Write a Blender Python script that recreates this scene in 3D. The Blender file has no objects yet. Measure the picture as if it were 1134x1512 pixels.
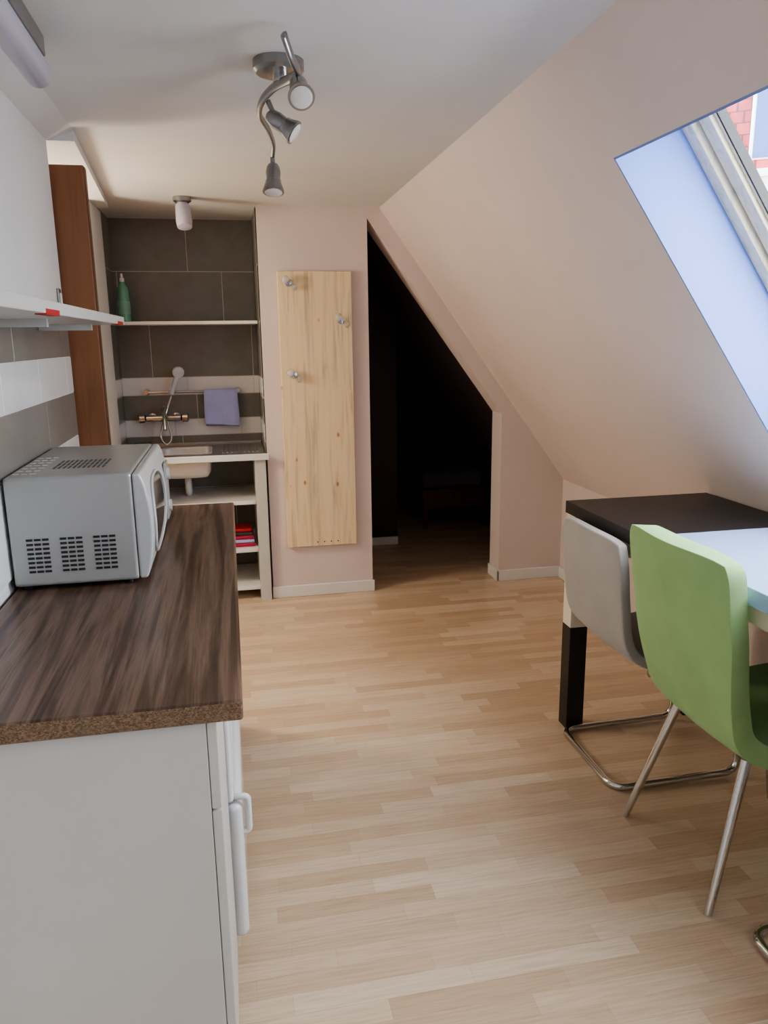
import bpy, bmesh, math, random
from mathutils import Vector, Matrix
random.seed(4)
S=bpy.context.scene
S.view_settings.view_transform='AgX'
S.view_settings.look='AgX - Medium High Contrast'
COL=bpy.context.collection
# ---------------------------------------------------------------- materials
def srgb(r,g,b):
    f=lambda c:(c/255/12.92) if c/255<=.04045 else ((c/255+.055)/1.055)**2.4
    return (f(r),f(g),f(b),1)
def mat(name,c,rough=.5,metal=0,spec=.5,**k):
    m=bpy.data.materials.new(name);m.use_nodes=True
    b=m.node_tree.nodes["Principled BSDF"]
    b.inputs["Base Color"].default_value=srgb(*c)
    b.inputs["Roughness"].default_value=rough
    b.inputs["Metallic"].default_value=metal
    b.inputs["Specular IOR Level"].default_value=spec
    for kk,v in k.items(): b.inputs[kk].default_value=v
    return m
def N(m,t,**k):
    n=m.node_tree.nodes.new(t)
    for a,v in k.items(): setattr(n,a,v)
    return n
def Lk(m,a,b): m.node_tree.links.new(a,b)
def coords(m,scale=(1,1,1),rot=(0,0,0),loc=(0,0,0)):
    tc=N(m,"ShaderNodeTexCoord");mp=N(m,"ShaderNodeMapping")
    mp.inputs["Scale"].default_value=scale;mp.inputs["Rotation"].default_value=rot;mp.inputs["Location"].default_value=loc
    Lk(m,tc.outputs["Object"],mp.inputs["Vector"]);return mp.outputs["Vector"]
def ramp(m,fac,stops):
    r=N(m,"ShaderNodeValToRGB");e=r.color_ramp.elements
    while len(e)<len(stops): e.new(.5)
    for i,(p,c) in enumerate(stops): e[i].position=p;e[i].color=srgb(*c)
    Lk(m,fac,r.inputs[0]);return r.outputs[0]
def noise(m,vec,scale,detail=4,rough=.55,dist=0):
    n=N(m,"ShaderNodeTexNoise");n.inputs["Scale"].default_value=scale;n.inputs["Detail"].default_value=detail
    n.inputs["Roughness"].default_value=rough;n.inputs["Distortion"].default_value=dist
    Lk(m,vec,n.inputs["Vector"]);return n.outputs["Fac"]
def mixc(m,fac,a,b,mode='MIX'):
    x=N(m,"ShaderNodeMix",data_type='RGBA',blend_type=mode)
    if isinstance(fac,(int,float)): x.inputs[0].default_value=fac
    else: Lk(m,fac,x.inputs[0])
    for s,i in((a,6),(b,7)):
        if isinstance(s,tuple): x.inputs[i].default_value=s
        else: Lk(m,s,x.inputs[i])
    return x.outputs[2]
def base(m,o): Lk(m,o,m.node_tree.nodes["Principled BSDF"].inputs["Base Color"])
def bump(m,h,st=.2,d=.01):
    b=N(m,"ShaderNodeBump");b.inputs["Strength"].default_value=st;b.inputs["Distance"].default_value=d
    Lk(m,h,b.inputs["Height"]);Lk(m,b.outputs[0],m.node_tree.nodes["Principled BSDF"].inputs["Normal"])
def plaster(name,c,c2=None):
    m=mat(name,c,.85,spec=.2);v=coords(m)
    n=noise(m,v,1.6,3);c2=c2 or tuple(max(0,x-7) for x in c)
    base(m,ramp(m,n,[(.3,c2),(.7,c)]))
    bump(m,noise(m,v,120,3),.12,.003);return m
M_pink=plaster("pink_plaster",(230,216,211))
M_ceil=plaster("ceiling_paint",(230,229,226))
M_white=plaster("white_paint",(230,229,228))
M_reveal=plaster("reveal_sky_tint",(138,160,216))  # white reveal; blue cast of the sky light put into its colour
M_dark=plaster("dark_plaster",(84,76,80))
M_base=mat("skirting_white",(236,235,233),.4)
M_lam=mat("white_laminate",(206,206,201),.35);base(M_lam,ramp(M_lam,noise(M_lam,coords(M_lam),2,2),[(.3,(198,198,193)),(.7,(207,207,202))]))
M_gloss=mat("white_gloss",(228,229,229),.12)
M_steel=mat("brushed_steel",(186,184,180),.28,1);bump(M_steel,noise(M_steel,coords(M_steel,(5,200,5)),6,3),.08,.002)
M_chrome=mat("chrome",(205,204,202),.12,1)
M_satin=mat("satin_nickel",(160,159,158),.3,.9)
M_black=mat("black_plastic",(14,14,15),.4)
# floor laminate
M_floor=mat("beech_laminate_floor",(205,175,145),.34,spec=.5)
def floor_nodes(m):
    v=coords(m)
    br=N(m,"ShaderNodeTexBrick");br.offset=.37;br.offset_frequency=2;br.squash=1
    br.inputs["Color1"].default_value=(0,0,0,1);br.inputs["Color2"].default_value=(1,1,1,1);br.inputs["Mortar"].default_value=(.5,.5,.5,1)
    br.inputs["Scale"].default_value=1;br.inputs["Mortar Size"].default_value=.0003;br.inputs["Mortar Smooth"].default_value=0
    br.inputs["Brick Width"].default_value=.43;br.inputs["Row Height"].default_value=.058
    sp=N(m,"ShaderNodeSeparateXYZ");Lk(m,v,sp.inputs[0])
    fl=N(m,"ShaderNodeMath",operation='DIVIDE');Lk(m,sp.outputs[1],fl.inputs[0]);fl.inputs[1].default_value=.058
    f2=N(m,"ShaderNodeMath",operation='FLOOR');Lk(m,fl.outputs[0],f2.inputs[0])
    wn=N(m,"ShaderNodeTexWhiteNoise",noise_dimensions='1D');Lk(m,f2.outputs[0],wn.inputs["W"])
    ad=N(m,"ShaderNodeMath",operation='ADD');Lk(m,sp.outputs[0],ad.inputs[0]);Lk(m,wn.outputs[0],ad.inputs[1])
    cb=N(m,"ShaderNodeCombineXYZ");Lk(m,ad.outputs[0],cb.inputs[0]);Lk(m,sp.outputs[1],cb.inputs[1])
    Lk(m,cb.outputs[0],br.inputs["Vector"])
    col=ramp(m,br.outputs["Color"],[(0,(209,181,150)),(.35,(217,191,161)),(.65,(224,200,171)),(1,(232,211,185))])
    g=noise(m,coords(m,(3,60,1)),2.2,5,.6,.4)
    gr=ramp(m,g,[(.3,(222,212,200)),(.6,(255,255,255))])
    c=mixc(m,.6,col,gr,'MULTIPLY')
    mo=ramp(m,br.outputs["Fac"],[(0,(255,255,255)),(1,(185,162,138))])
    base(m,mixc(m,.6,c,mo,'MULTIPLY'))
floor_nodes(M_floor)
# walnut worktop
M_wal=mat("walnut_laminate",(80,60,48),.32,spec=.5)
v=coords(M_wal,(24,1.0,6));g1=noise(M_wal,v,1.25,7,.62,.7);g2=noise(M_wal,coords(M_wal,(170,3,10)),2,4)
c1=ramp(M_wal,g1,[(.28,(56,42,35)),(.43,(92,71,59)),(.56,(132,108,92)),(.72,(76,58,48))])
base(M_wal,mixc(M_wal,.55,c1,ramp(M_wal,g2,[(.3,(160,150,142)),(.7,(255,255,255))]),'MULTIPLY'))
# chipboard
M_chip=mat("raw_chipboard",(120,90,62),.9)
vo=N(M_chip,"ShaderNodeTexVoronoi");vo.inputs["Scale"].default_value=330;Lk(M_chip,coords(M_chip,(1,1,1.6)),vo.inputs["Vector"])
bw=N(M_chip,"ShaderNodeRGBToBW");Lk(M_chip,vo.outputs["Color"],bw.inputs[0])
base(M_chip,ramp(M_chip,bw.outputs[0],[(.1,(96,76,60)),(.5,(124,102,80)),(.9,(150,128,104))]))
# pine
def pine(name,c,knots=True,axis='Z'):
    m=mat(name,c,.5);
    sc=(22,22,1.3) if axis=='Z' else (22,1.3,22)
    g=noise(m,coords(m,sc),1.6,5,.55,.8)
    d=tuple(int(x*(.84 if knots else .9)) for x in c)
    col=ramp(m,g,[(.3,d),(.5,c),(.75,tuple(min(255,int(x*1.03)) for x in c))])
    if knots:
        vo=N(m,"ShaderNodeTexVoronoi");vo.inputs["Scale"].default_value=9;vo.inputs["Randomness"].default_value=1
        Lk(m,coords(m,(1.3,.0,.75)),vo.inputs["Vector"])
        k=ramp(m,vo.outputs["Distance"],[(0,(140,92,55)),(.06,(190,145,105)),(.12,(255,250,240)),(1,(255,255,255))])
        col=mixc(m,.8,col,k,'MULTIPLY')
    base(m,col);return m
M_pine=pine("pine_board",(244,224,188))
M_pinef=pine("pine_window_frame",(244,230,198),False)
M_brown=pine("brown_wood_laminate",(146,100,68),False)
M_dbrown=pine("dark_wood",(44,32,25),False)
def tilem(name,c,rough,var=8):
    m=mat(name,c,rough);n=noise(m,coords(m),5,5,.65,.5)
    base(m,ramp(m,n,[(.3,tuple(x-var for x in c)),(.7,tuple(x+var for x in c))]));return m
M_tile=tilem("dark_grey_tile",(132,130,124),.28)
M_wtile=tilem("white_tile",(236,236,236),.1,3)
M_grout=mat("grout",(215,211,204),.9)
M_mw=mat("silver_microwave_paint",(180,181,178),.35,.3)
M_mwd=mat("microwave_door_plastic",(196,197,196),.3)
M_glassdark=mat("dark_door_glass",(60,64,66),.08)
M_tabblack=mat("black_table_lacquer",(20,19,19),.42);base(M_tabblack,ramp(M_tabblack,noise(M_tabblack,coords(M_tabblack,(3,60,3)),2,4),[(.3,(22,20,20)),(.7,(35,31,31))]))
M_tabwhite=mat("white_table_sky_tint",(170,194,232),.16)  # white tabletop with the sky light's blue painted into the base colour
M_cream=mat("cream_paint",(228,218,198),.5)
def fabric(name,c,sc=420):
    m=mat(name,c,.9,spec=.15);m.node_tree.nodes["Principled BSDF"].inputs["Sheen Weight"].default_value=.15
    v=coords(m);base(m,ramp(m,noise(m,v,7,4),[(.3,tuple(int(x*.95) for x in c)),(.7,c)]));bump(m,noise(m,v,sc,2),.25,.002);return m
M_green=fabric("lime_green_fabric",(166,202,140))
M_grey=fabric("light_grey_fabric",(176,171,165))
M_towel=fabric("lavender_blue_towel",(184,190,240),250)
M_red=mat("red_plastic",(176,44,44),.5)
M_redcloth=fabric("pink_red_cloth",(190,60,86))
M_handset=mat("pale_blue_plastic",(212,220,232),.3)
M_bottle=mat("green_soap_liquid",(130,195,168),.15,**{"Transmission Weight":.3})
M_label=mat("bottle_label",(130,175,155),.5)
M_crystal=mat("crystal_knob",(245,245,245),.03,**{"Transmission Weight":.6,"IOR":1.5})
M_lampw=mat("lamp_diffuser",(190,186,200),.3)
M_bulb=mat("bulb_glass",(225,222,215),.1)
M_rooft=mat("red_roof_tile",(176,70,62),.8)
wv=N(M_rooft,"ShaderNodeTexBrick");wv.inputs["Scale"].default_value=1;wv.inputs["Brick Width"].default_value=.2;wv.inputs["Row Height"].default_value=.26;wv.inputs["Mortar Size"].default_value=.02;wv.inputs["Mortar Smooth"].default_value=.6
wv.inputs["Color1"].default_value=srgb(146,46,40);wv.inputs["Color2"].default_value=srgb(120,34,30);wv.inputs["Mortar"].default_value=srgb(64,22,20)
Lk(M_rooft,coords(M_rooft),wv.inputs["Vector"]);base(M_rooft,wv.outputs["Color"])
M_housew=mat("house_render",(190,188,184),.9)
M_winblue=mat("house_window_glass",(30,52,100),.25)
M_pane=bpy.data.materials.new("skylight_glass");M_pane.use_nodes=True
nt=M_pane.node_tree;nt.nodes.clear()
o_=nt.nodes.new("ShaderNodeOutputMaterial");t_=nt.nodes.new("ShaderNodeBsdfTransparent");g_=nt.nodes.new("ShaderNodeBsdfGlossy");x_=nt.nodes.new("ShaderNodeMixShader")
g_.inputs["Roughness"].default_value=.02;x_.inputs[0].default_value=.06;nt.links.new(t_.outputs[0],x_.inputs[1]);nt.links.new(g_.outputs[0],x_.inputs[2]);nt.links.new(x_.outputs[0],o_.inputs[0])
# ---------------------------------------------------------------- helpers
def empty(name,loc=(0,0,0)):
    o=bpy.data.objects.new(name,None);COL.objects.link(o);o.location=loc;o.empty_display_size=.1;return o
def finish(name,bm,mats,parent=None,smooth=False,bevel=0,seg=2):
    bmesh.ops.recalc_face_normals(bm,faces=bm.faces)
    me=bpy.data.meshes.new(name);bm.to_mesh(me);bm.free()
    for m in (mats if isinstance(mats,(list,tuple)) else [mats]): me.materials.append(m)
    if smooth:
        for p in me.polygons: p.use_smooth=True
    o=bpy.data.objects.new(name,me);COL.objects.link(o)
    if parent: o.parent=parent
    if bevel:
        b=o.modifiers.new("bevel",'BEVEL');b.width=bevel;b.segments=seg;b.limit_method='ANGLE'
    return o
def addbox(bm,x0,x1,y0,y1,z0,z1,mi=0):
    vs=[bm.verts.new((x,y,z)) for x in(x0,x1) for y in(y0,y1) for z in(z0,z1)]
    for f in((0,1,3,2),(4,6,7,5),(0,4,5,1),(2,3,7,6),(0,2,6,4),(1,5,7,3)):
        q=bm.faces.new([vs[i] for i in f]);q.material_index=mi
def box(name,x0,x1,y0,y1,z0,z1,m,parent=None,bevel=0,seg=2):
    bm=bmesh.new();addbox(bm,x0,x1,y0,y1,z0,z1);return finish(name,bm,m,parent,bevel=bevel,seg=seg)
def prism(name,pts,y0,y1,m,parent=None,bevel=0):
    bm=bmesh.new();a=[bm.verts.new((x,y0,z)) for x,z in pts];b=[bm.verts.new((x,y1,z)) for x,z in pts]
    n=len(pts)
    fa=bm.faces.new(a);fb=bm.faces.new(b[::-1])
    for i in range(n): bm.faces.new((a[i],a[(i+1)%n],b[(i+1)%n],b[i]))
    bmesh.ops.triangulate(bm,faces=[fa,fb]);return finish(name,bm,m,parent,bevel=bevel)
def frame_for(d):
    d=d.normalized();u=Vector((0,0,1)) if abs(d.z)<.95 else Vector((1,0,0));a=d.cross(u).normalized();return a,d.cross(a).normalized()
def lathe(bm,p,d,prof,seg=24,mi=0,cap=True):
    d=Vector(d).normalized();p=Vector(p);a,b=frame_for(d);rings=[]
    for t,r in prof:
        rings.append([bm.verts.new(p+d*t+(a*math.cos(2*math.pi*i/seg)+b*math.sin(2*math.pi*i/seg))*r) for i in range(seg)])
    for k in range(len(rings)-1):
        for i in range(seg):
            f=bm.faces.new((rings[k][i],rings[k][(i+1)%seg],rings[k+1][(i+1)%seg],rings[k+1][i]));f.material_index=mi
    if cap:
        for r in(rings[0],rings[-1]):
            f=bm.faces.new(r);f.material_index=mi
def revolve(name,p,d,prof,m,parent=None,seg=28,smooth=True):
    bm=bmesh.new();lathe(bm,p,d,prof,seg);o=finish(name,bm,m,parent,smooth)
    e=o.modifiers.new("es",'EDGE_SPLIT');e.split_angle=math.radians(40);return o
def cyl(name,a,b,r,m,parent=None,seg=20,r2=None):
    a=Vector(a);b=Vector(b);return revolve(name,a,b-a,[(0,r),((b-a).length,r if r2 is None else r2)],m,parent,seg)
def catmull(pts,n=8,cyc=False):
    P=[Vector(p) for p in pts];out=[];L=len(P)
    for i in range(L if cyc else L-1):
        g=lambda k:P[k%L] if cyc else P[max(0,min(L-1,k))]
        p0,p1,p2,p3=g(i-1),g(i),g(i+1),g(i+2)
        for j in range(n):
            t=j/n;out.append(.5*((2*p1)+(-p0+p2)*t+(2*p0-5*p1+4*p2-p3)*t*t+(-p0+3*p1-3*p2+p3)*t**3))
    if not cyc: out.append(P[-1])
    return out
def fillet(pts,r,n=7,cyc=False):
    P=[Vector(p) for p in pts];L=len(P);out=[]
    for i,p in enumerate(P):
        if not cyc and i in(0,L-1): out.append(p);continue
        a=(P[i-1]-p);b=(P[(i+1)%L]-p);ra=min(r,a.length*.49,b.length*.49)
        s=p+a.normalized()*ra;e=p+b.normalized()*ra
        for j in range(n+1):
            t=j/n;out.append(s*(1-t)**2+p*2*t*(1-t)+e*t*t)
    return out
def tube(name,pts,r,m,parent=None,cyc=False,seg=12,flat=1.0):
    P=pts;bm=bmesh.new();rings=[];L=len(P)
    T=[]
    for i in range(L):
        a=P[(i-1)%L] if cyc else P[max(0,i-1)];b=P[(i+1)%L] if cyc else P[min(L-1,i+1)]
        T.append((b-a).normalized())
    a,b=frame_for(T[0])
    for i in range(L):
        t=T[i];a=(a-t*a.dot(t)).normalized();b=t.cross(a)
        rings.append([bm.verts.new(P[i]+(a*math.cos(2*math.pi*k/seg)*flat+b*math.sin(2*math.pi*k/seg))*r) for k in range(seg)])
    for i in range(L if cyc else L-1):
        A=rings[i];B=rings[(i+1)%L]
        for k in range(seg): bm.faces.new((A[k],A[(k+1)%seg],B[(k+1)%seg],B[k]))
    if not cyc: bm.faces.new(rings[0]);bm.faces.new(rings[-1])
    return finish(name,bm,m,parent,True)
def tiles(name,axis,pos,out,rows,a0,a1,gap=.0042,th=.008):
    bm=bmesh.new()
    def b(s0,s1,z0,z1,t0,t1,mi):
        p0,p1=sorted((pos+out*t0,pos+out*t1))
        if axis=='X': addbox(bm,p0,p1,s0,s1,z0,z1,mi)
        else: addbox(bm,s0,s1,p0,p1,z0,z1,mi)
    zz0=min(r[0] for r in rows);zz1=max(r[1] for r in rows)
    b(a0,a1,zz0,zz1,0,th-.0015,2)
    for z0,z1,mi,off,w in rows:
        s=off
        while s>a0: s-=w
        while s<a1:
            l=max(s+gap/2,a0);r=min(s+w-gap/2,a1)
            if r-l>.004: b(l,r,z0+gap/2,z1-gap/2,.0005,th,mi)
            s+=w
    return finish(name,bm,[M_tile,M_wtile,M_grout],bevel=.0008,seg=1)
# ---------------------------------------------------------------- room shell
XW=-.56;YB=4.36;ZC=2.2;YR=-2.2
SX,SZ=.86,2.2
dS=Vector((.5897,0,-.8076));nS=Vector((.8076,0,.5897))
def sp(s,y,d=0): return Vector((SX,y,SZ))+dS*s+nS*d
box("floor",-2.2,3.4,YR,8.2,-.08,0,M_floor)
box("ceiling",-.58,.90,YR,4.2,ZC,ZC+.1,M_ceil)
SK=1.944;T=.2
wins=[(2.02,1.08),(.25,-.65)]
s0,s1=.297,1.40
def addslab(bm,sa,sb,ya,yb,da,db,mi=0):
    vs=[bm.verts.new(sp(s,y,d)) for s in(sa,sb) for y in(ya,yb) for d in(da,db)]
    for f in((0,1,3,2),(4,6,7,5),(0,4,5,1),(2,3,7,6),(0,2,6,4),(1,5,7,3)):
        q=bm.faces.new([vs[i] for i in f]);q.material_index=mi
bm=bmesh.new()
addslab(bm,-.02,s0,YR,8.2,0,T);addslab(bm,s1,SK+.05,YR,8.2,0,T)
ys=[8.2]+[v for w_ in wins for v in w_]+[YR]
for i in range(0,len(ys),2): addslab(bm,s0,s1,ys[i+1],ys[i],0,T)
finish("wall_slope",bm,M_pink)
box("wall_knee",2.006,2.10,YR,8.2,0,.66,M_pink)
for k,(yf,yn) in enumerate(wins):
    W=empty("window_%d"%(k+1))
    bm=bmesh.new();e=.006
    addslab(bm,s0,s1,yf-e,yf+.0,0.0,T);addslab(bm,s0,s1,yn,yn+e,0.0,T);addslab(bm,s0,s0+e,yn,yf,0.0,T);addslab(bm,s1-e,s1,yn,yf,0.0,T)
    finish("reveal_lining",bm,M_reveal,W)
    bm=bmesh.new();tp=-.06
    def ring(w0,w1,d0,d1,mi=0):
        addslab(bm,s0+tp+w0,s1-w0,yf-w1,yf-w0,d0,d1,mi);addslab(bm,s0+tp+w0,s1-w0,yn+w0,yn+w1,d0,d1,mi)
        addslab(bm,s0+tp+w0,s0+tp+w1,yn+w1,yf-w1,d0,d1,mi);addslab(bm,s1-w1,s1-w0,yn+w1,yf-w1,d0,d1,mi)
    ring(-.02,.048,T+.0,T+.07);ring(.054,.10,T+.018,T+.065);ring(.10,.112,T+.03,T+.06)
    ring(-.03,.055,T+.06,T+.08)
    finish("frame_and_sash",bm,M_pinef,W,bevel=.003)
    bm=bmesh.new();addslab(bm,s0+tp+.105,s1-.105,yn+.105,yf-.105,T+.045,T+.049);finish("glass_pane",bm,M_pane,W)
    bm=bmesh.new();addslab(bm,s0+tp+.11,s1-.11,yf-.118,yf-.112,T+.03,T+.055);finish("rubber_seal",bm,M_black,W)
prism("wall_back",[(.19,0),(.79,0),(.79,2.145),(1.595,1.05),(1.595,0),(2.02,0),(2.02,.63),(.875,2.2),(.19,2.2)],YB,YB+.17,M_pink)
prism("wall_rear",[(-.6,0),(2.05,0),(2.05,.63),(.87,2.25),(-.6,2.25)],YR-.1,YR,M_white)
# left wall
box("wall_left",XW-.1,XW,YR,2.95,0,ZC,M_white)
box("wall_left_end",-.74,-.64,4.12,4.95,0,ZC+.02,M_white)
prism("trim_cove",[(XW,2.165),(-.47,2.2),(XW,ZC)],YR,2.95,M_white)
bm=bmesh.new()
vs=[bm.verts.new(c) for c in[(-.47,2.95,2.165),(-.47,2.95,ZC+.001),(-.72,2.95,ZC+.001),(-.72,2.95,2.165),(-.56,4.36,2.17),(-.56,4.36,ZC+.001),(-.72,4.36,ZC+.001),(-.72,4.36,2.17)]]
for f in((0,1,2,3),(4,5,6,7),(0,1,5,4),(1,2,6,5),(2,3,7,6),(3,0,4,7)): bm.faces.new([vs[i] for i in f])
finish("trim_lintel",bm,M_white)
TR=box("trim_door_jamb",-.64,-.615,4.10,4.47,0,2.17,M_base,None,.003)
box("wall_side_near",-2.2,-.661,2.85,2.95,0,2.6,M_white)
box("wall_side_far",-2.2,-.74,4.12,4.22,0,2.6,M_white)
box("wall_side_left",-2.3,-2.2,2.85,4.22,0,2.6,M_white)
box("ceiling_side",-2.3,-.57,2.85,4.30,2.5,2.6,M_ceil)
box("wall_side_upper",-.60,-.57,2.85,4.3,2.2,2.6,M_white)
box("wall_side_cap",-.74,-.57,4.2,4.3,2.2,2.6,M_white)
# alcove
YA=4.86
box("wall_alcove_back",-.74,.40,YA,YA+.1,0,ZC+.02,M_white)
box("wall_alcove_right",.20,.30,YB+.17,YA,0,ZC,M_pink)
box("ceiling_alcove",-.76,.95,4.2,YA+.1,ZC+.0,ZC+.1,M_ceil)
rows=[(0,.3,0,-.3,.6),(.3,.6,0,0,.6),(.6,.93,0,-.3,.6),(.93,1.03,1,-.34,.4),(1.03,1.18,0,-.2,.6),(1.18,1.285,1,-.25,.4),(1.285,1.6,0,-.45,.6),(1.6,1.9,0,-.01,.6),(1.9,2.195,0,-.205,.6)]
tiles("wall_tiles_alcove_back",'Y',YA,-1,rows,-.632,.182)
rows2=[(a,b,c,4.9+(.1 if i%2 else -.1),.6) for i,(a,b,c,d,e) in enumerate(rows)]
tiles("wall_tiles_alcove_right",'X',.19,-1,rows2,YB+.02,YA-.01)
tiles("wall_tiles_alcove_left",'X',-.64,1,rows2,4.475,YA-.01)
tiles("wall_tiles_left",'X',XW,1,[(.93,1.17,1,2.35,.4),(1.17,1.325,0,2.5,.6),(1.325,1.45,1,2.45,.4),(1.45,1.553,0,2.2,.6)],-.5,2.95,gap=.003)
def bb(name,x0,x1,y0,y1,h=.07): return box(name,x0,x1,y0,y1,0,h,M_base,bevel=.004)
bb("baseboard_back_left",.185,.80,YB-.014,YB)
bb("baseboard_back_right",1.582,2.0,YB-.014,YB)
bb("baseboard_jamb",1.582,1.595,YB-.014,YB+.17)
bb("baseboard_knee",1.992,2.006,YR,YB-.014)
# back room
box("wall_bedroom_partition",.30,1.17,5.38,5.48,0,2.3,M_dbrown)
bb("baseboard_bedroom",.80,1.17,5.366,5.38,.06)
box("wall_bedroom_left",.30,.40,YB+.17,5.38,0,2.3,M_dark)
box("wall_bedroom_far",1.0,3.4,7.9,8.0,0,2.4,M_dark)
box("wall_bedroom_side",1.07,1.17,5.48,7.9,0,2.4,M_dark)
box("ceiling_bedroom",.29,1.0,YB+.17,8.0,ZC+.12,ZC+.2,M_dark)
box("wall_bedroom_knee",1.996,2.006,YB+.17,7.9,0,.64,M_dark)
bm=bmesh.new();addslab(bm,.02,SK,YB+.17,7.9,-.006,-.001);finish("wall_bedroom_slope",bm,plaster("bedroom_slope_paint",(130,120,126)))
BED=empty("bed")
M_rw=pine("reddish_wood",(110,66,48),False)
box("frame",1.46,1.985,5.75,7.4,.16,.32,M_rw,BED,.01)
box("mattress",1.47,1.975,5.78,7.35,.32,.46,fabric("bed_linen",(110,98,112)),BED,.04,4)
box("headboard",1.46,1.985,7.40,7.44,.1,.62,M_rw,BED,.01)
for i,(x,y) in enumerate([(1.47,5.76),(1.95,5.76),(1.47,7.36),(1.95,7.36)]): box("leg_%d"%i,x,x+.035,y,y+.035,0,.17,M_rw,BED)
# ---------------------------------------------------------------- door leaf
D=empty("door_1")
box("leaf",-1.2,-.452,2.97,3.01,.01,2.095,M_brown,D,.003)
box("edge_strip",-.452,-.449,2.972,3.008,.012,2.09,mat("door_edge",(104,72,52),.5),D)
cyl("knob_stem",(-.52,2.97,1.03),(-.52,2.93,1.03),.01,M_satin,D)
box("handle_plate",-.535,-.505,2.966,2.97,.93,1.12,M_satin,D,.002)
cyl("handle_lever",(-.525,2.935,1.03),(-.63,2.935,1.03),.009,M_satin,D)
# ---------------------------------------------------------------- kitchen counter left
K=empty("kitchen_base_cabinet")
bm=bmesh.new();addbox(bm,XW+.01,-.008,1.222,2.89,.862,.90)
for f in bm.faces:
    f.normal_update()
    if f.calc_center_median().y<1.23: f.material_index=1
finish("worktop",bm,[M_wal,M_chip],K,bevel=.006,seg=3)
box("side_panel",XW+.01,-.075,1.27,1.288,0,.86,M_lam,K,.001)
box("carcass",XW+.01,-.08,1.289,1.62,.02,.86,M_lam,K,.001)
box("drawer_front",-.074,-.056,1.275,1.60,.665,.855,M_lam,K,.002)
box("door_front",-.074,-.056,1.275,1.60,.06,.66,M_lam,K,.002)
box("carcass_far",XW+.01,-.08,2.30,2.86,.02,.86,M_lam,K,.001)
box("door_far",-.079,-.06,2.31,2.85,.06,.85,M_lam,K,.002)
FR=empty("under_counter_fridge")
box("body",-.52,-.07,1.66,2.22,.02,.845,M_gloss,FR,.006)
box("door_upper",-.066,-.045,1.66,2.22,.42,.84,M_gloss,FR,.010,5)
box("door_lower",-.066,-.026,1.66,2.22,.04,.412,M_gloss,FR,.018,6)
tube("handle",fillet([(-.05,1.68,.425),(-.012,1.68,.425),(-.012,1.68,.33),(-.035,1.68,.33)],.012),.008,M_gloss,FR)
for i,(x,y) in enumerate([(-.48,1.7),(-.1,1.7),(-.48,2.18),(-.1,2.18)]): cyl("foot_%d"%i,(x,y,0),(x,y,.022),.015,M_black,FR)
# microwave
MW=empty("microwave")
mx0,mx1,my0,my1,mz0,mz1=-.545,-.25,1.93,2.50,.912,1.185
box("body",mx0,mx1,my0,my1,mz0,mz1,M_mw,MW,.008,3)
bm=bmesh.new();n=14;sec=[]
def bulx(z):
    t=(z-mz0-.002)/(mz1-mz0-.004);return mx1+.020+.022*math.sin(math.pi*min(1,max(0,t)))**.7
for i in range(n+1):
    z=mz0+.002+(mz1-mz0-.004)*i/n;sec.append((bulx(z),z))
pts=[(mx1+.001,mz0+.002)]+sec+[(mx1+.001,mz1-.002)]
a=[bm.verts.new((x,my0+.002,z)) for x,z in pts];b=[bm.verts.new((x,my1-.002,z)) for x,z in pts]
bm.faces.new(a);bm.faces.new(b[::-1])
for i in range(len(pts)): bm.faces.new((a[i],a[(i+1)%len(pts)],b[(i+1)%len(pts)],b[i]))
finish("door",bm,M_mwd,MW,False,.006,3)
bm=bmesh.new()
cy,cz=2.14,(mz0+mz1)/2
c0=bm.verts.new((bulx(cz)+.003,cy,cz));rings=[]
for k in range(1,7):
    ring_=[]
    for i in range(40):
        an=2*math.pi*i/40;rr=k/6
        y=cy+.16*rr*math.copysign(abs(math.cos(an))**.75,math.cos(an));z=cz+.10*rr*math.copysign(abs(math.sin(an))**.75,math.sin(an))
        ring_.append(bm.verts.new((bulx(z)+.003,y,z)))
    rings.append(ring_)
for i in range(40): bm.faces.new((c0,rings[0][i],rings[0][(i+1)%40]))
for k in range(5):
    for i in range(40): bm.faces.new((rings[k][i],rings[k+1][i],rings[k+1][(i+1)%40],rings[k][(i+1)%40]))
finish("door_window",bm,M_glassdark,MW,True)
tube("window_rim",[Vector((bulx(cz+.10*math.copysign(abs(math.sin(a_))**.75,math.sin(a_)))+.003,cy+.162*math.copysign(abs(math.cos(a_))**.75,math.cos(a_)),cz+.102*math.copysign(abs(math.sin(a_))**.75,math.sin(a_)))) for a_ in [2*math.pi*i/40 for i in range(40)]],.004,M_mwd,MW,cyc=True)
box("control_panel",bulx(cz)-.004,bulx(cz)+.002,2.38,2.47,mz0+.05,mz1-.05,M_mw,MW,.002)
for i in range(2): revolve("dial_%d"%i,(bulx(cz)-.002,2.425,cz-.05+.1*i),(1,0,0),[(0,.02),(.012,.018)],M_mwd,MW)
bm=bmesh.new()
for g in range(3):
    for c in range(3):
        for r in range(8):
            x=mx0+.038+g*.078+c*.0185;z=mz0+.035+r*.0115
            addbox(bm,x,x+.0150,my0-.0012,my0+.001,z,z+.0056)
finish("side_vents",bm,mat("vent_slot_dark",(45,45,46),.6),MW)
bm=bmesh.new()
for c in range(11):
    for r in range(3):
        x=mx0+.09+c*.012;y=my0+.12+r*.05
        addbox(bm,x,x+.005,y,y+.038,mz1-.001,mz1+.0012)
finish("top_vents",bm,mat("vent_dark",(84,84,84),.6),MW)
bm=bmesh.new()
for c in range(3):
    for r in range(7):
        x=mx0+.012+c*.02;y=my0+.05+r*.045
        addbox(bm,x,x+.013,y,y+.006,mz1-.001,mz1+.0012)
finish("embossed_marks",bm,mat("light_emboss",(215,215,212),.5),MW)
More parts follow.
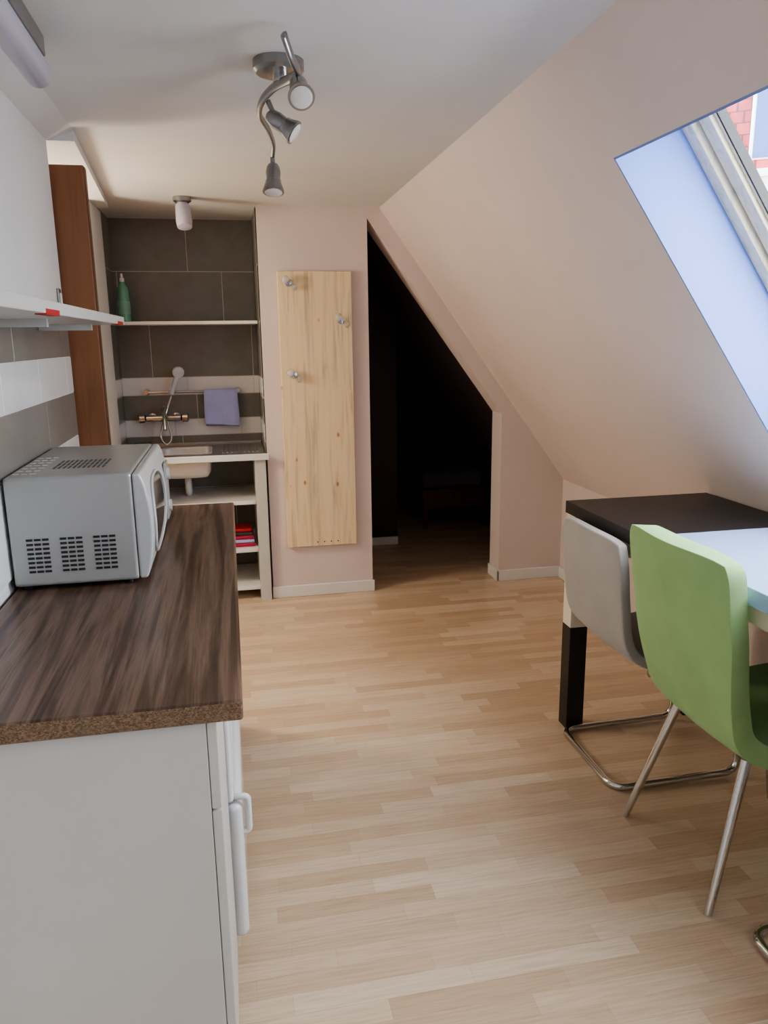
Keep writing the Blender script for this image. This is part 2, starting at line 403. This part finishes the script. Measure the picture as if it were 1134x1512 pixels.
for i,(x,y) in enumerate([(-.52,1.96),(-.28,1.96),(-.52,2.37),(-.28,2.37)]): cyl("foot_%d"%i,(x,y,.90),(x,y,.913),.014,M_black,MW)
# wall shelf
SH=empty("wall_shelf")
box("board",XW+.01,-.325,.1,2.68,1.553,1.578,M_lam,SH,.002)
for i,y in enumerate((1.55,2.52)): box("red_clip_%d"%i,-.345,-.3245,y,y+.12,1.551,1.562,M_red,SH)
for i,y in enumerate((.9,1.9,2.5)): box("bracket_%d"%i,XW+.01,-.40,y,y+.02,1.535,1.553,M_lam,SH)
LS=empty("light_switch")
box("plate",XW,XW+.008,2.86,2.90,1.60,1.68,M_satin,LS,.002)
box("rocker",XW+.008,XW+.012,2.868,2.892,1.615,1.665,M_base,LS,.001)
# tube lamp top-left
TL=empty("tube_lamp")
revolve("diffuser",(-.405,1.50,2.125),(0,1,0),[(0,.02),(.006,.033),(.62,.033),(.635,.028),(.645,.012)],M_lampw,TL)
box("mount",-.43,-.38,1.52,2.10,2.155,2.2,M_satin,TL,.003)
# ---------------------------------------------------------------- coat board
CB=empty("coat_rack_board")
box("board",.285,.692,YB-.03,YB-.002,.31,1.862,M_pine,CB,.003)
for i,(x,z) in enumerate([(.345,1.80),(.63,1.60),(.355,1.305)]):
    revolve("stem_%d"%i,(x,YB-.03,z),(0,-1,0),[(0,.02),(.005,.02),(.007,.006),(.03,.006)],M_chrome,CB)
    revolve("knob_%d"%i,(x-.015,YB-.055,z+.012),(-.4,-1,.3),[(0,.008),(.006,.018),(.016,.023),(.026,.018),(.032,.008)],M_crystal,CB,10)
    revolve("knob_low_%d"%i,(x+.025,YB-.045,z-.02),(.5,-1,-.3),[(0,.006),(.006,.015),(.014,.019),(.022,.008)],M_crystal,CB,10)
for i in range(4): revolve("screw_%d"%i,(.46+i*.04,YB-.03,.335),(0,-1,0),[(0,.004),(.001,.004)],M_black,CB,8)
# ---------------------------------------------------------------- sink unit
SU=empty("sink_unit")
x0,x1=-.625,.178
bx0,bx1,by0,by1=-.42,-.12,4.42,4.74
bm=bmesh.new()
zt0,zt1=.855,.872
addbox(bm,-.61,bx0,4.32,4.84,zt0,zt1);addbox(bm,bx1,x1,4.32,4.84,zt0,zt1);addbox(bm,bx0,bx1,4.32,by0,zt0,zt1);addbox(bm,bx0,bx1,by1,4.84,zt0,zt1)
finish("steel_top",bm,M_steel,SU)
box("front_lip",-.61,x1+.02,4.305,4.32,.838,.875,M_gloss,SU,.004)
box("back_lip",-.61,x1,4.835,4.85,.86,.885,M_steel,SU,.002)
bm=bmesh.new()
for s in range(9): addbox(bm,-.06+s*.024,-.05+s*.024,4.42,4.76,zt1-.001,zt1+.004)
finish("drainer_ribs",bm,M_steel,SU,bevel=.0015)
bm=bmesh.new();R0=[];zs=[(.873,0),(.86,.004),(.76,.012),(.73,.03),(.722,.07)]
for z,ins in zs:
    pp=fillet([(bx0+ins,by0+ins,z),(bx1-ins,by0+ins,z),(bx1-ins,by1-ins,z),(bx0+ins,by1-ins,z)],.05,5,True);R0.append([bm.verts.new(p) for p in pp])
for k in range(len(R0)-1):
    L_=len(R0[k])
    for i in range(L_): bm.faces.new((R0[k][i],R0[k][(i+1)%L_],R0[k+1][(i+1)%L_],R0[k+1][i]))
bm.faces.new(R0[-1])
o=finish("bowl",bm,mat("bowl_steel_pale",(220,219,217),.35,.2),SU,True);so=o.modifiers.new("s",'SOLIDIFY');so.thickness=.003
tube("waste_pipe",fillet([(-.27,4.58,.72),(-.27,4.58,.62),(-.27,4.66,.60),(-.27,4.80,.63)],.03),.02,M_gloss,SU)
box("side_panel",.115,.178,4.325,4.84,0,.853,M_lam,SU,.002)
box("side_panel_left",-.61,-.59,4.325,4.84,0,.853,M_lam,SU,.002)
box("shelf_upper",-.59,.115,4.36,4.84,.575,.598,M_base,SU,.002)
box("shelf_lower",-.59,.115,4.36,4.84,.29,.313,M_base,SU,.002)
box("shelf_bottom",-.59,.115,4.36,4.84,.06,.083,M_base,SU,.002)
box("batten",.115,.13,4.33,4.36,.29,.60,M_lam,SU,.001)
CL=empty("folded_cloths")
for i in range(5): box("cloth_%d"%i,-.05+.006*i,.10-.004*i,4.40+.01*i,4.6,.598+.02*i-.284,.616+.02*i-.284,[M_redcloth,M_towel,M_redcloth,M_dark,M_red][i],CL,.006,3)
box("shelf_alcove",-.628,.178,4.52,4.85,1.59,1.608,M_base,bevel=.002)
SB=empty("dish_soap_bottle")
bxp,byp=-.555,4.62
revolve("bottle",(bxp,byp,1.609),(0,0,1),[(0,.03),(.004,.034),(.12,.034),(.18,.03),(.205,.016),(.215,.012)],M_bottle,SB)
revolve("cap",(bxp,byp,1.824),(0,0,1),[(0,.013),(.02,.013),(.023,.007),(.045,.006)],M_base,SB)
revolve("label",(bxp,byp,1.65),(0,0,1),[(0,.0346),(.07,.0346)],M_label,SB)
# tap
TP=empty("wall_mixer_tap")
YT=YA-.01
for i,x in enumerate((-.47,-.33)):
    revolve("rosette_%d"%i,(x,YT,1.045),(0,-1,0),[(0,.03),(.008,.028),(.012,.014),(.05,.014)],M_chrome,TP)
cyl("body",(-.50,YT-.055,1.045),(-.30,YT-.055,1.045),.02,M_chrome,TP)
for i,x in enumerate((-.50,-.30)):
    d=-1 if i==0 else 1
    revolve("handle_%d"%i,(x,YT-.055,1.045),(d,0,0),[(0,.014),(.01,.026),(.04,.028),(.048,.02)],M_chrome,TP)
tube("spout",catmull([(-.40,YT-.06,1.05),(-.40,YT-.075,1.10),(-.39,YT-.12,1.11),(-.385,YT-.20,1.05),(-.385,YT-.22,.99)],8),.011,M_chrome,TP)
RL=empty("towel_rail_with_shower")
cyl("rail",(-.50,YT-.05,1.20),(.06,YT-.05,1.20),.008,M_chrome,RL)
for i,x in enumerate((-.49,.05)):
    revolve("bracket_%d"%i,(x,YT,1.20),(0,-1,0),[(0,.02),(.01,.018),(.05,.014),(.065,.012)],M_chrome,RL)
tube("shower_handle",catmull([(-.345,YT-.08,1.19),(-.32,YT-.09,1.25),(-.30,YT-.10,1.31)],6),.016,M_handset,RL)
revolve("shower_head",(-.295,YT-.09,1.325),(.1,-1,-.35),[(0,.018),(.012,.034),(.026,.034),(.03,.028)],M_handset,RL)
cyl("slider",(-.345,YT-.03,1.20),(-.345,YT-.085,1.20),.016,M_chrome,RL)
tube("hose",catmull([(-.345,YT-.08,1.18),(-.375,YT-.09,1.10),(-.40,YT-.11,1.02),(-.42,YT-.12,.94),(-.39,YT-.13,.895),(-.36,YT-.10,.93),(-.38,YT-.07,1.03)],8),.007,M_chrome,RL)
# towel draped
TW=empty("hand_towel")
bm=bmesh.new();nx=14;prof=[(-.037,.985),(-.037,1.05),(-.036,1.12),(-.038,1.19),(-.045,1.213),(-.055,1.213),(-.064,1.19),(-.068,1.12),(-.07,1.05),(-.071,1.0)]
G=[]
for j,(dy,z) in enumerate(prof):
    row=[]
    for i in range(nx+1):
        t=i/nx;hz=(1.211-z);x=-.155+.20*t+(-.012+.03*t)*hz/.2*.5
        y=YT+dy-(.010*math.sin(t*9+.5)*min(1,hz*6)+.004)*(1 if dy<-.05 else -.4)
        row.append(bm.verts.new((x,y,z-(.02*t if j==len(prof)-1 else 0))))
    G.append(row)
for j in range(len(G)-1):
    for i in range(nx): bm.faces.new((G[j][i],G[j][i+1],G[j+1][i+1],G[j+1][i]))
o=finish("cloth",bm,M_towel,TW,True);so=o.modifiers.new("s",'SOLIDIFY');so.thickness=.004;ss=o.modifiers.new("u",'SUBSURF');ss.levels=1;ss.render_levels=1
SPG=empty("sponge");box("pad",-.58,-.48,4.70,4.76,.873,.90,M_red,SPG,.006,3);box("scourer",-.578,-.482,4.702,4.758,.899,.906,mat("green_scourer",(50,80,50),.9),SPG,.002)
AL=empty("ceiling_spotlight")
revolve("base",(-.18,4.17,2.2),(0,0,-1),[(0,.045),(.02,.045),(.03,.03)],M_satin,AL)
revolve("shade",(-.18,4.17,2.175),(.05,-.35,-1),[(0,.02),(.02,.036),(.10,.04),(.13,.036),(.135,.02)],M_lampw,AL)
# multi-head ceiling lamp
CLp=empty("ceiling_spot_bar_lamp")
revolve("canopy",(.17,2.18,2.2),(0,0,-1),[(0,.066),(.022,.066),(.03,.058),(.032,.01)],M_satin,CLp)
revolve("joint",(.175,2.18,2.17),(0,0,-1),[(0,.02),(.02,.02)],M_chrome,CLp)
tube("arm",catmull([(.165,1.93,2.175),(.185,1.97,2.14),(.205,2.04,2.13),(.19,2.12,2.14),(.16,2.2,2.145),(.13,2.27,2.13),(.125,2.33,2.11),(.15,2.38,2.085),(.165,2.43,2.06),(.165,2.49,2.04)],8),.013,M_satin,CLp,flat=.55)
def head(i,p,d,att):
    p=Vector(p);d=Vector(d).normalized();q=1.08
    cyl("neck_%d"%i,att,p,.007,M_satin,CLp)
    revolve("shade_%d"%i,p-d*.03,d,[(t*q,r*q) for t,r in[(0,.006),(.004,.013),(.012,.018),(.028,.021),(.05,.019),(.052,.022),(.056,.022),(.062,.024),(.08,.030),(.083,.030)]],M_satin,CLp)
    revolve("bulb_%d"%i,p+d*.053,d,[(0,.02),(.009,.0265),(.0115,.02)],M_bulb,CLp)
head(0,(.205,2.03,2.10),(.02,-.75,-.62),(.20,2.06,2.13))
head(1,(.165,2.26,2.08),(.75,-.25,-.55),(.145,2.27,2.13))
head(2,(.165,2.48,1.99),(-.05,-.3,-1),(.165,2.485,2.04))
# ---------------------------------------------------------------- table
TB=empty("dining_table")
TZ=.90
box("black_top",1.21,1.795,2.06,2.60,TZ-.045,TZ,M_tabblack,TB,.002)
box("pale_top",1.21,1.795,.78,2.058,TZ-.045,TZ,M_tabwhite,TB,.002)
for i,(x,y) in enumerate([(1.215,2.525),(1.72,2.525),(1.215,.80),(1.72,.80)]):
    box("leg_upper_%d"%i,x,x+.068,y,y+.068,.42,TZ-.045,M_cream,TB,.002)
    box("leg_lower_%d"%i,x,x+.07,y-.001,y+.069,0,.42,M_tabblack,TB,.002)
box("apron_front",1.235,1.25,.87,2.525,TZ-.10,TZ-.045,M_cream,TB)
# ---------------------------------------------------------------- chairs
def shell(name,prof,yc,width,th,m,parent,crown=.0,curve=.0):
    P=catmull([(a,b,c) for a,b,c in prof],5)
    bm=bmesh.new();nu=14;G=[]
    for k,p in enumerate(P):
        row=[]
        for i in range(nu+1):
            u=-1+2*i/nu
            back=max(0,min(1,(p.y-.45)/.3))
            x=p.x+curve*u*u*back;z=p.y-crown*(abs(u)**5)*(1 if k==0 else max(0,1-k/6.))+ (0.012*u*u*(1-back))
            row.append(bm.verts.new((x,yc+u*width/2*p.z,z)))
        G.append(row)
    for k in range(len(G)-1):
        for i in range(nu): bm.faces.new((G[k][i],G[k][i+1],G[k+1][i+1],G[k+1][i]))
    o=finish(name,bm,m,parent,True)
    so=o.modifiers.new("s",'SOLIDIFY');so.thickness=th;so.offset=0
    bv=o.modifiers.new("b",'BEVEL');bv.width=th*.35;bv.segments=3;bv.limit_method='ANGLE';bv.angle_limit=math.radians(50)
    return o
def cantilever(yc,xb=1.19,first="dining_chair",back=0):
    C=empty(first,(0,0,0))
    xs=xb+back-.006
    shell("upholstered_shell",[(xs-.018,.872,.91),(xs-.018,.80,1.0),(xs+.0,.65,1.0),(xs+.03,.51,1.0),(xs+.10,.445,1.0),(xs+.22,.435,1.0),(xs+.36,.45,1.0),(xs+.44,.45,.94)],yc,.43,.034,M_grey,C,.012,.012)
    w=.205;X0=xb;X1=xb+.45
    pts=[(xb+.12,yc-w+.03,.405),(X1-.02,yc-w+.03,.415),(X1+.02,yc-w,.02),(X0,yc-w,.014),(X0,yc+w,.014),(X1+.02,yc+w,.02),(X1-.02,yc+w-.03,.415),(xb+.12,yc+w-.03,.405)]
    tube("cantilever_frame",fillet(pts,.06,8),.0125,M_chrome,C)
    cyl("cross_bar",(xb+.16,yc-w+.03,.405),(xb+.16,yc+w-.03,.405),.009,M_chrome,C)
    return C
cantilever(2.30)
cantilever(1.235,1.22,"dining_chair",.03)
G_=empty("dining_chair")
yc=1.755
shell("padded_cover",[(1.125,.975,.92),(1.13,.93,1.0),(1.145,.82,1.0),(1.172,.68,.98),(1.21,.55,.92),(1.255,.455,.88),(1.34,.41,.94),(1.50,.42,1.0),(1.64,.435,1.0),(1.68,.42,.94)],yc,.45,.06,M_green,G_,.014,.03)
for i,(a,b) in enumerate([((1.285,yc+.16,.40),(1.165,yc+.215,.0)),((1.285,yc-.16,.40),(1.165,yc-.225,.0)),((1.60,yc+.17,.42),(1.68,yc+.20,.0)),((1.60,yc-.17,.42),(1.68,yc-.20,.0))]):
    cyl("leg_%d"%i,a,b,.014,M_chrome,G_,16,.011)
# ---------------------------------------------------------------- neighbour house outside
H=empty("neighbouring_house")
hd=Vector((.58,.815,0)).normalized();hr=Vector((hd.y,-hd.x,0));hc=Vector((6.9,9.7,0))+hd*.6
Mx=Matrix(((hr.x,hd.x,0,hc.x),(hr.y,hd.y,0,hc.y),(0,0,1,0),(0,0,0,1)))
H.matrix_world=Mx
bm=bmesh.new();addbox(bm,-4,6,.3,6,-6,3.75);finish("house_body",bm,M_housew,H)
bm=bmesh.new();ang=math.radians(50);v0=[bm.verts.new(c) for c in((-4.2,0,0),(6.2,0,0),(6.2,4.4,0),(-4.2,4.4,0))];bm.faces.new(v0)
ro=finish("tiled_roof",bm,M_rooft,H);ro.location=(0,0,3.7);ro.rotation_euler=(ang,0,0)
box("dormer",.0,1.0,.15,1.2,3.85,5.0,M_housew,H);box("dormer_glass",.05,.9,.12,.15,3.90,4.85,M_winblue,H)
box("gutter",-4.2,6.2,-.08,.02,3.62,3.72,M_satin,H)
# ---------------------------------------------------------------- light
w=bpy.data.worlds.new("sky");S.world=w;w.use_nodes=True
bg=w.node_tree.nodes["Background"];bg.inputs[0].default_value=(.86,.92,1,1);bg.inputs[1].default_value=16.5
def portal(i,xax,zax,c,sx,sy):
    l=bpy.data.lights.new("daylight_portal",'AREA');l.shape='RECTANGLE';l.size=sx;l.size_y=sy;l.cycles.is_portal=True
    o=bpy.data.objects.new("daylight_portal_%d"%i,l);COL.objects.link(o);yax=zax.cross(xax)
    o.matrix_world=Matrix(((xax.x,yax.x,zax.x,c.x),(xax.y,yax.y,zax.y,c.y),(xax.z,yax.z,zax.z,c.z),(0,0,0,1)))
for k,(yf,yn) in enumerate(wins): portal(k+1,Vector((0,1,0)),nS,sp((s0+s1)/2,(yf+yn)/2,T+.10),abs(yf-yn),s1-s0+.1)
l=bpy.data.lights.new("side_room_lamp",'POINT');l.energy=55;l.color=(1,.88,.70);l.shadow_soft_size=.15
o=bpy.data.objects.new("side_room_lamp",l);COL.objects.link(o);o.location=(-1.3,3.6,1.7)
# ---------------------------------------------------------------- camera
f,th,p,r=1124.1,math.radians(11.225),math.radians(12.85),math.radians(.729)
F=Vector((math.sin(th)*math.cos(p),math.cos(th)*math.cos(p),-math.sin(p)));Rr=Vector((math.cos(th),-math.sin(th),0));Uu=Rr.cross(F)
R=Rr*math.cos(r)-Uu*math.sin(r);U=Rr*math.sin(r)+Uu*math.cos(r)
cd=bpy.data.cameras.new("camera");cd.sensor_fit='VERTICAL';cd.sensor_height=36;cd.lens=f/1512*36;cd.clip_start=.02
co=bpy.data.objects.new("camera",cd);COL.objects.link(co)
co.matrix_world=Matrix(((R.x,U.x,-F.x,0),(R.y,U.y,-F.y,0),(R.z,U.z,-F.z,1.5),(0,0,0,1)))
S.camera=co
